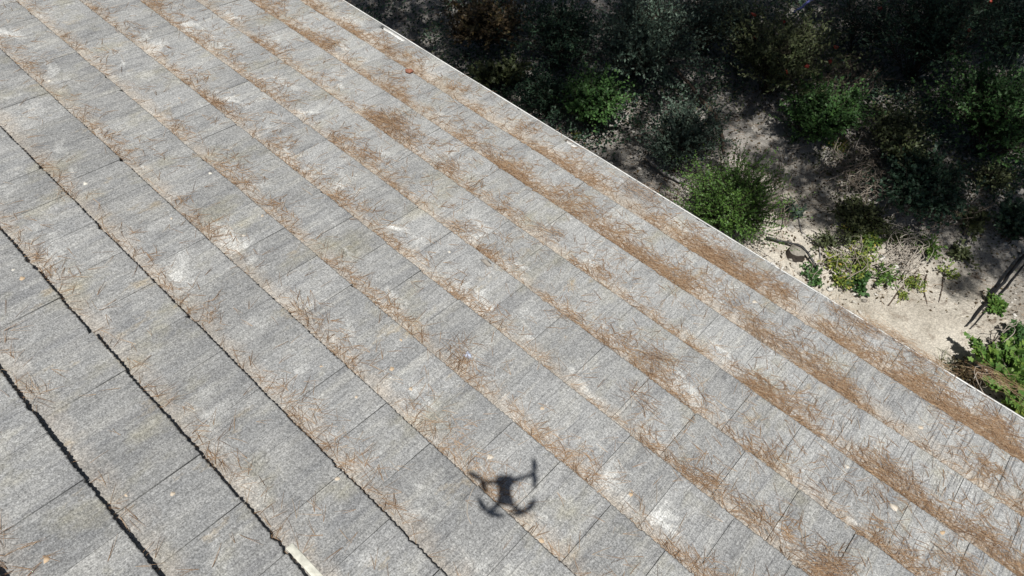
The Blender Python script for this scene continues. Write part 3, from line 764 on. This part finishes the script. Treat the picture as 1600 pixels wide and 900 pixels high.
# dead twigs, branches, trunks
def twig_path(px0, py0, px1, py1, h0=.03, h1=.03, sag=.05, seed=0, n=7, arch=0.0):
    r0 = np.random.default_rng(seed); a = ground_at(px0, py0, h0); b = ground_at(px1, py1, h1); P = []
    sd = unit(np.cross(b - a, [0, 0, 1])); ph = r0.normal(0, sag)
    for i in range(n):
        s_ = i / (n - 1); p = a + (b - a) * s_ + sd * ph * math.sin(math.pi * s_) + sd * r0.normal(0, sag * .12) + np.array([0, 0, arch * math.sin(math.pi * s_)])
        p[2] = max(p[2], gh(p[0], p[1]) + .004); P.append(p)
    return np.array(P)
def dead_tangle(cx, cy, w_, h_, n, label, seed, a=(.3, 1)):
    r0 = np.random.default_rng(seed); mb = MB()
    for k in range(n):
        x_, y_ = cx + r0.normal(0, w_ * .4), cy + r0.normal(0, h_ * .4); th = r0.normal(-.7, .8); l_ = r0.uniform(15, 55)
        P = twig_path(x_ - math.cos(th) * l_ / 2, y_ - math.sin(th) * l_ / 2, x_ + math.cos(th) * l_ / 2, y_ + math.sin(th) * l_ / 2, r0.uniform(.02, .22), r0.uniform(.02, .22), .09, int(r0.integers(1e6)), 7, r0.uniform(0, .12))
        tube(mb, P, np.linspace(.0055, .002, 7) * r0.uniform(.5, 1.2), 4, r0.uniform(*a), cap=False)
    return tag(mb.build('dead_twig_tangle', m_dead), label, 'dead twigs', 'tangles of dead twigs')
dead_tangle(1350, 262, 60, 60, 150, 'wide tangle of grey dead twigs in the shade', 1, (.2, .9))
dead_tangle(1418, 392, 30, 40, 60, 'small heap of white bleached twigs in the sun', 2, (.8, 1))
dead_tangle(1320, 405, 70, 34, 26, 'few loose pale twigs among the sunlit weeds', 12, (.4, 1))
dead_tangle(1215, 300, 50, 60, 26, 'scattered twigs on the open soil below the round green bush', 13, (.1, .8))
dead_tangle(1470, 315, 70, 40, 90, 'dark thin dead twigs over the thicket', 3, (.0, .5))
dead_tangle(1330, 120, 70, 40, 80, 'faint brown twigs in the deep shade near the top', 4, (.0, .5))
dead_tangle(1030, 330, 40, 30, 50, 'dead twigs in the dark gap beside the evergreen', 5, (.0, .6))
dead_tangle(1570, 560, 44, 50, 40, 'pale bare ivy stems showing through the leaves', 6, (.5, 1))
def branch(name, pts, rads, mat, label, cat='branch', a=.2, h=None, sides=7):
    r0 = np.random.default_rng(len(pts)); mb = MB(); P = [ground_at(x, y, hh) for x, y, hh in pts]
    Q = []; Rr = []
    for i in range(len(P) - 1):
        for s_ in np.linspace(0, 1, 5)[:-1]: Q.append(P[i] * (1 - s_) + P[i + 1] * s_ + r0.normal(0, rads[0] * .25, 3)); Rr.append(rads[i] * (1 - s_) + rads[i + 1] * s_)
    Q.append(P[-1]); Rr.append(rads[-1]); tube(mb, Q, Rr, sides, a)
    return tag(mb.build(name, mat), label, cat)
branch('fallen_branch', [(1042, 92, .25), (1080, 135, .18), (1118, 180, .1), (1130, 215, .06), (1131, 240, .03)], [.016, .02, .024, .02, .012], m_bark, 'dark leaning branch crossing the grey soil')
branch('fallen_branch', [(1010, 245, .1), (1035, 268, .08), (1060, 282, .05), (1085, 292, .03)], [.02, .02, .014, .008], m_drift, 'grey branch lying in the dark gap left of the evergreen')
branch('thin_branch', [(1478, 222, .3), (1430, 217, .34), (1388, 224, .3), (1350, 245, .15)], [.006, .006, .005, .003], m_drift, 'long pale arching branch over the dead twig tangle')
branch('thin_branch', [(978, 150, .1), (979, 170, .06), (970, 192, .02)], [.007, .006, .003], m_drift, 'thin whitish stick on tan soil beside the glossy shrub')
branch('thin_branch', [(1448, 428, .01), (1444, 455, .01), (1449, 475, .01)], [.006, .005, .003], m_bark, 'wavy dark root on the bright sand')
branch('thin_branch', [(1474, 432, .01), (1472, 452, .01), (1467, 472, .01)], [.005, .004, .003], m_bark, 'thinner dark root right of the wavy one')
branch('thin_branch', [(1388, 478, .01), (1404, 455, .015), (1422, 436, .02), (1436, 420, .02)], [.006, .007, .006, .004], m_bark, 'dark twiggy strip beside the yellow weed strip')
branch('thin_branch', [(1246, 330, .02), (1252, 362, .02), (1280, 382, .02), (1282, 405, .02)], [.006, .006, .005, .004], m_drift, 'bent brown twig on the soil above the stump')
branch('black_hose', [(1196, 371, .05), (1225, 378, .05), (1250, 384, .08), (1262, 395, .08), (1272, 412, .05), (1277, 424, .02)], [.014] * 6, m_rub, 'black rubber hose curving past the sawn stump', 'hose')
branch('black_pipe', [(1612, 385, .12), (1575, 430, .1), (1545, 470, .06), (1510, 510, .03)], [.020, .018, .015, .006], m_rub, 'thick black pipe slanting over the sunlit soil', 'pipe')
branch('black_pipe', [(1618, 392, .03), (1580, 440, .03), (1550, 476, .02), (1516, 514, .015)], [.009, .009, .008, .005], m_rub, 'thin black hose beside the thick slanting pipe', 'hose')
branch('blue_pipe', [(1241, 19, .3), (1256, 8, .3), (1275, -6, .3)], [.018, .018, .018], m_blue, 'short blue plastic pipe end at the top of the view', 'pipe')
# driftwood piece with two feet
mb = MB(); b = ground_at(1184, 262); ax_ = unit(ground_at(1183, 246, .25) - b)
tube(mb, [b + ax_ * s_ for s_ in (.06, .12, .2, .27)], [.035, .028, .032, .018], 7); tube(mb, [b + ax_ * .09, b + [-.04, 0, 0]], [.026, .018], 6); tube(mb, [b + ax_ * .09, b + [.05, .02, 0]], [.024, .016], 6)
tag(mb.build('driftwood_stub', m_drift), 'forked grey wood stub behind the evergreen', 'wood stub')
# sawn stump
b = ground_at(1243, 397); st = empty('tree_stump', b, 'sawn tree stump with flat pale top beside the black hose', 'stump')
mb = MB(); k = 18; th = np.arange(k) * 2 * math.pi / k; rs = 1 + .05 * np.sin(3 * th + 1) + .04 * rr.normal(size=k); V = []
for z, s_ in ((-.05, .125), (.01, .105), (.05, .095), (.075, .088)): V.append(np.stack([np.cos(th) * rs * s_, np.sin(th) * rs * s_, np.full(k, z)], -1) + b)
q = [(i * k + j, i * k + (j + 1) % k, (i + 1) * k + (j + 1) % k, (i + 1) * k + j) for i in range(3) for j in range(k)]
mb.add(np.concatenate(V), [np.array(q)]); mb.build('bark', m_oldbark, st)
mb = MB(); mb.add(np.concatenate([V[3], V[3] * [1, 1, 1] + [0, 0, .006]]), [np.array([(j, (j + 1) % k, k + (j + 1) % k, k + j) for j in range(k)]), np.arange(k) + k]); mb.build('cut_face', m_cut, st)

# rocks
RK = [(812, 153, 16, .45, 'rounded grey rock standing right at the gutter'), (1137, 148, 5, 1, 'small white stone lying in the grey shade'), (1592, 102, 15, .95, 'long pale rock beside the long grass'),
      (1437, 119, 8, .8, 'yellowish rock lit in a gap of the shade'), (1588, 243, 16, .3, 'dark blue grey boulder at the edge of the view'), (1228, 248, 4, .9, 'white pebble below the round green bush'),
      (720, 85, 12, .2, 'dark stone in the black corner past the gutter'), (1378, 405, 6, 1, 'pale stone in the yellow weeds'), (1398, 418, 6, 1, 'whitish stone under the bleached twigs'),
      (1236, 355, 4, .9, 'small stone on bare soil near the hose'), (1296, 452, 5, .9, 'pale stone by the broad leaved weed')]
for i, (px, py, rp, cc, lb) in enumerate(RK):
    b = ground_at(px, py); r_ = rp / FPX * np.linalg.norm(b - CAM); mb = MB()
    blob(mb, b + [0, 0, r_ * .25], r_, r_ * .75, r_ * .55, 40 + i, .3, 10, 7, cc); tag(mb.build('rock', m_stone, smooth=False), lb, 'rock', 'stones on the garden soil')
# pebbles and litter that nobody could count
rg = np.random.default_rng(5)
def scatter(n):
    px = rg.uniform(560, 1640, n * 3); py = rg.uniform(-40, 690, n * 3)
    D = (px - 800)[:, None] / FPX * CR - (py - 450)[:, None] / FPX * CU + CF
    t = (GZ - CAM[2]) / D[:, 2]; P = CAM + D * t[:, None]; P = P + rg.normal(0, .05, P.shape)
    P = P[(P[:, 1] > 5.9)][:n]; P[:, 2] = gh(P[:, 0], P[:, 1])
    qx, qy = to_px(P); sand = .30 * ((qy > 340) & (qx > 1180)) + np.exp(-((qx - 1420) / 95) ** 2 - ((qy - 520) / 42) ** 2); return P[rg.random(len(P)) > sand * 1.3]
mb = MB(); P = scatter(9000); keep_ = fbm(P[:, 0] * 1.4, P[:, 1] * 1.4, 3) > .38; P = P[keep_]
for i, p in enumerate(P):
    r_ = .006 + .026 * rg.random() ** 3.5; blob(mb, p + [0, 0, r_ * .2], r_, r_ * .8, r_ * .6, i, .35, 6, 4, rg.random())
tag(mb.build('gravel', m_stone), 'small pale stones strewn over the dusty garden soil', 'gravel', kind='stuff')
mb = MB(); P = scatter(9000); n = len(P)
a_ = rg.uniform(0, 6.28, n); leaves(mb, P + [0, 0, .006], np.stack([np.cos(a_), np.sin(a_), rg.normal(0, .2, n)], -1), unit(rg.normal(0, .35, (n, 3)) + [0, 0, 1]), rg.uniform(.015, .05, n), rg.uniform(.008, .025, n), rg.beta(1.5, 3, n), 'oval')
tag(mb.build('leaf_litter', m_leaf['brown']), 'brown dead leaves scattered over the garden soil', 'leaf litter', kind='stuff')
def cover(name, n, leaf, L, W, hmax, thr, seed, label, ymax, shape='oval'):
    r0 = np.random.default_rng(seed); P = scatter(n); px_, py_ = to_px(P)
    lim = np.interp(px_, [600, 1000, 1200, 1350, 1500, 1640], ymax)
    k_ = (fbm(P[:, 0] * 1.1 + seed, P[:, 1] * 1.1, 4) / .94 > thr) & (py_ < lim + r0.normal(0, 14, len(P))); P = P[k_]; n = len(P)
    hz = hmax * r0.random(n) * (.4 + fbm(P[:, 0] * 2.5, P[:, 1] * 2.5, 2)); a_ = r0.uniform(0, 6.28, n); mb = MB()
    leaves(mb, P + np.stack([0 * hz, 0 * hz, .01 + hz], -1), np.stack([np.cos(a_), np.sin(a_), r0.normal(0, .5, n)], -1), unit(r0.normal(0, .5, (n, 3)) + [0, 0, 1]), r0.uniform(.6, 1.2, n) * L, r0.uniform(.7, 1.2, n) * W, r0.random(n), shape)
    return tag(mb.build(name, m_leaf[leaf]), label, 'ground cover', kind='stuff')
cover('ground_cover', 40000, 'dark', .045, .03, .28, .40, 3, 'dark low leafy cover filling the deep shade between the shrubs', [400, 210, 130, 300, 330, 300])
cover('ground_cover', 22000, 'olive', .035, .022, .18, .48, 9, 'olive low leafy cover thinning out toward the bare soil', [400, 260, 170, 400, 400, 380])
mb = MB(); P = scatter(5000); n = len(P); a_ = rg.uniform(0, 6.28, n)
needle_mesh(mb, P + [0, 0, .005], np.stack([np.cos(a_), np.sin(a_), 0 * a_], -1), upv, rg.uniform(.05, .16, n), rg.uniform(.0008, .002, n), rg.normal(0, .2, n), np.abs(rg.normal(0, .05, n)), rg.random(n))
tag(mb.build('twig_litter', m_needle), 'fine dry twigs and needles scattered over the garden soil', 'twigs', kind='stuff')

# ------------------------------------------------------------------ pines that shade the garden from above (their crowns reach over it)
def sunlit(px, py):
    """how open the canopy is above a spot: 1 = clear gap"""
    o_ = np.zeros_like(px)
    edge = -22 + np.interp(px, [1130, 1190, 1230, 1300, 1400, 1500, 1560, 1640], [285, 325, 352, 366, 388, 415, 436, 452])
    o_ = np.maximum(o_, np.clip((py - edge) / 26 + .5, 0, 1) * (px > 1195) * np.clip(np.hypot((px - 1535) / 1.3, py - 432) / 22 - .5, 0, 1))
    o_ = np.maximum(o_, .5 * fbm(px / 26., py / 26., 3) * np.clip(1.6 - np.hypot((px - 1140) / 130, (py - 235) / 110), 0, 1))
    o_ = np.maximum(o_, .42 * fbm(px / 22. + 9, py / 22., 3) * np.clip(1.6 - np.hypot((px - 955) / 90, (py - 150) / 80), 0, 1))
    for x_, y_, r_, k_ in ((1080, 300, 40, .95), (1115, 345, 30, .9), (1050, 335, 34, .95), (1095, 385, 26, .95), (1500, 200, 26, .45), (1440, 160, 20, .45), (1350, 290, 30, .55), (1410, 300, 22, .5), (1550, 205, 20, .6), (1150, 375, 26, .9), (1180, 372, 16, .7), (905, 215, 26, .95), (945, 190, 34, .95), (1045, 178, 26, .8), (965, 150, 30, .75), (790, 100, 12, .7), (780, 55, 14, .6),
                           (1165, 235, 26, .7), (1175, 200, 24, .7), (1235, 290, 30, .55), (1395, 135, 14, .8), (1592, 100, 12, .8), (1005, 95, 22, .5), (1225, 110, 34, .7), (1262, 75, 10, .8),
                           (1015, 65, 34, .6), (1300, 180, 46, .5), (1320, 235, 12, .7), (1575, 250, 30, .6), (1540, 150, 30, .35), (1130, 110, 18, .5), (900, 110, 18, .4), (1400, 240, 26, .4), (985, 225, 20, .5), (1060, 300, 16, .5), (1460, 350, 18, .5), (1520, 385, 20, .5), (1260, 325, 24, .55), (960, 225, 16, .4), (1550, 300, 12, .6)):
        o_ = np.maximum(o_, k_ * np.clip(1.5 - np.hypot(px - x_, py - y_) / r_, 0, 1))
    return o_
rc = np.random.default_rng(77)
PINES = [((-5.2, 15.2), (-5.8, 9.8), 3.9, 'tallest pine behind the garden, its crown shading the corner past the gutter'),
         ((-1.2, 16.2), (-1.4, 10.4), 3.6, 'middle pine whose crown shades the berry shrubs'),
         ((4.4, 12.8), (2.0, 9.4), 3.2, 'pine at the right whose lower branches shade the slanting pipe')]
TN = 52000
gx = rc.uniform(-13, 7.5, TN); gy = rc.uniform(4.85, 18, TN); gz = gh(gx, gy) + .3
Gp = np.stack([gx, gy, gz], -1); pxx, pyy = to_px(Gp); pxx = np.nan_to_num(pxx, nan=-999); pyy = np.nan_to_num(pyy, nan=-999)
gapn = fbm(gx * 1.7, gy * 1.7, 3) / .875
op = np.maximum(sunlit(pxx, pyy), np.clip((gapn - .66) * 3.5, 0, .42))
op = np.where(pyy > 760, 1, op)
ok = rc.random(TN) > 1 - (1 - np.clip(op, 0, 1)) ** 2.2
Gp = Gp[ok]; n = len(Gp)
hh = rc.uniform(5.4, 8.4, n); TP = Gp + TOSUN * (hh / TOSUN[2])[:, None]
ex, ey = to_px(TP)
inside = (ex > -60) & (ex < 1660) & (ey > -60) & (ey < 960); TP = TP[~inside]; n = len(TP)
owner = np.argmin(np.stack([np.hypot(TP[:, 0] - c_[0], TP[:, 1] - c_[1]) for _, c_, _, _ in PINES]), 0)
for pi, (tb, cc_, rr_, lb) in enumerate(PINES):
    b = np.array([tb[0], tb[1], gh(*tb)]); root = empty('pine_tree', b, lb, 'tree', 'pines standing behind the garden')
    mine = TP[owner == pi]; mb = MB(); top = b + [(cc_[0] - tb[0]) * .35, (cc_[1] - tb[1]) * .35, 12.0]
    P = [b + (top - b) * s_ + np.array([.12 * math.sin(s_ * 7 + pi), .1 * math.cos(s_ * 5), 0]) for s_ in np.linspace(0, 1, 9)]
    P[0][2] -= .3; tube(mb, P, np.linspace(.26, .05, 9), 12); mb.build('trunk', m_bark, root, smooth=True)
    lm = MB()
    # limbs reach to cluster centres of the needle tufts
    kc = 34; cen = mine[rc.choice(len(mine), kc)]
    for it in range(4):
        lab = np.argmin(((mine[:, None] - cen[None]) ** 2).sum(-1), 1)
        for k in range(kc):
            if (lab == k).any(): cen[k] = mine[lab == k].mean(0)
    for k in range(kc):
        s_ = np.clip((cen[k][2] - .8 - b[2]) / 12, .2, .98); st_ = b + (top - b) * s_; md = (st_ + cen[k]) / 2 + [0, 0, .25]
        ps = [st_ * (1 - t_) ** 2 + 2 * md * t_ * (1 - t_) + cen[k] * t_ ** 2 for t_ in np.linspace(0, 1, 6)]
        tube(lm, ps, np.linspace(.055, .012, 6), 6)
        sub = mine[lab == k][:14]
        for e_ in sub: tube(lm, [cen[k], (cen[k] + e_) / 2 + [0, 0, .03], e_], [.012, .008, .004], 4, cap=False)
    lm.build('limbs', m_bark, root)
    cm = MB(); nn = 26
    pos = np.repeat(mine, nn, 0); dr = unit(rc.normal(size=(len(pos), 3)) + [0, 0, .25]); L_ = rc.uniform(.10, .17, len(pos))
    leaves(cm, pos + rc.normal(0, .03, pos.shape), dr, unit(rc.normal(size=(len(pos), 3))), L_, np.full(len(pos), .015), np.repeat(rc.random(len(mine)), nn), 'thin')
    cm.build('crown', m_leaf['pine'], root)
print('tufts', n, 'roof needles', n_)
for o in bpy.data.objects:
    if '_org' in o: del o['_org']
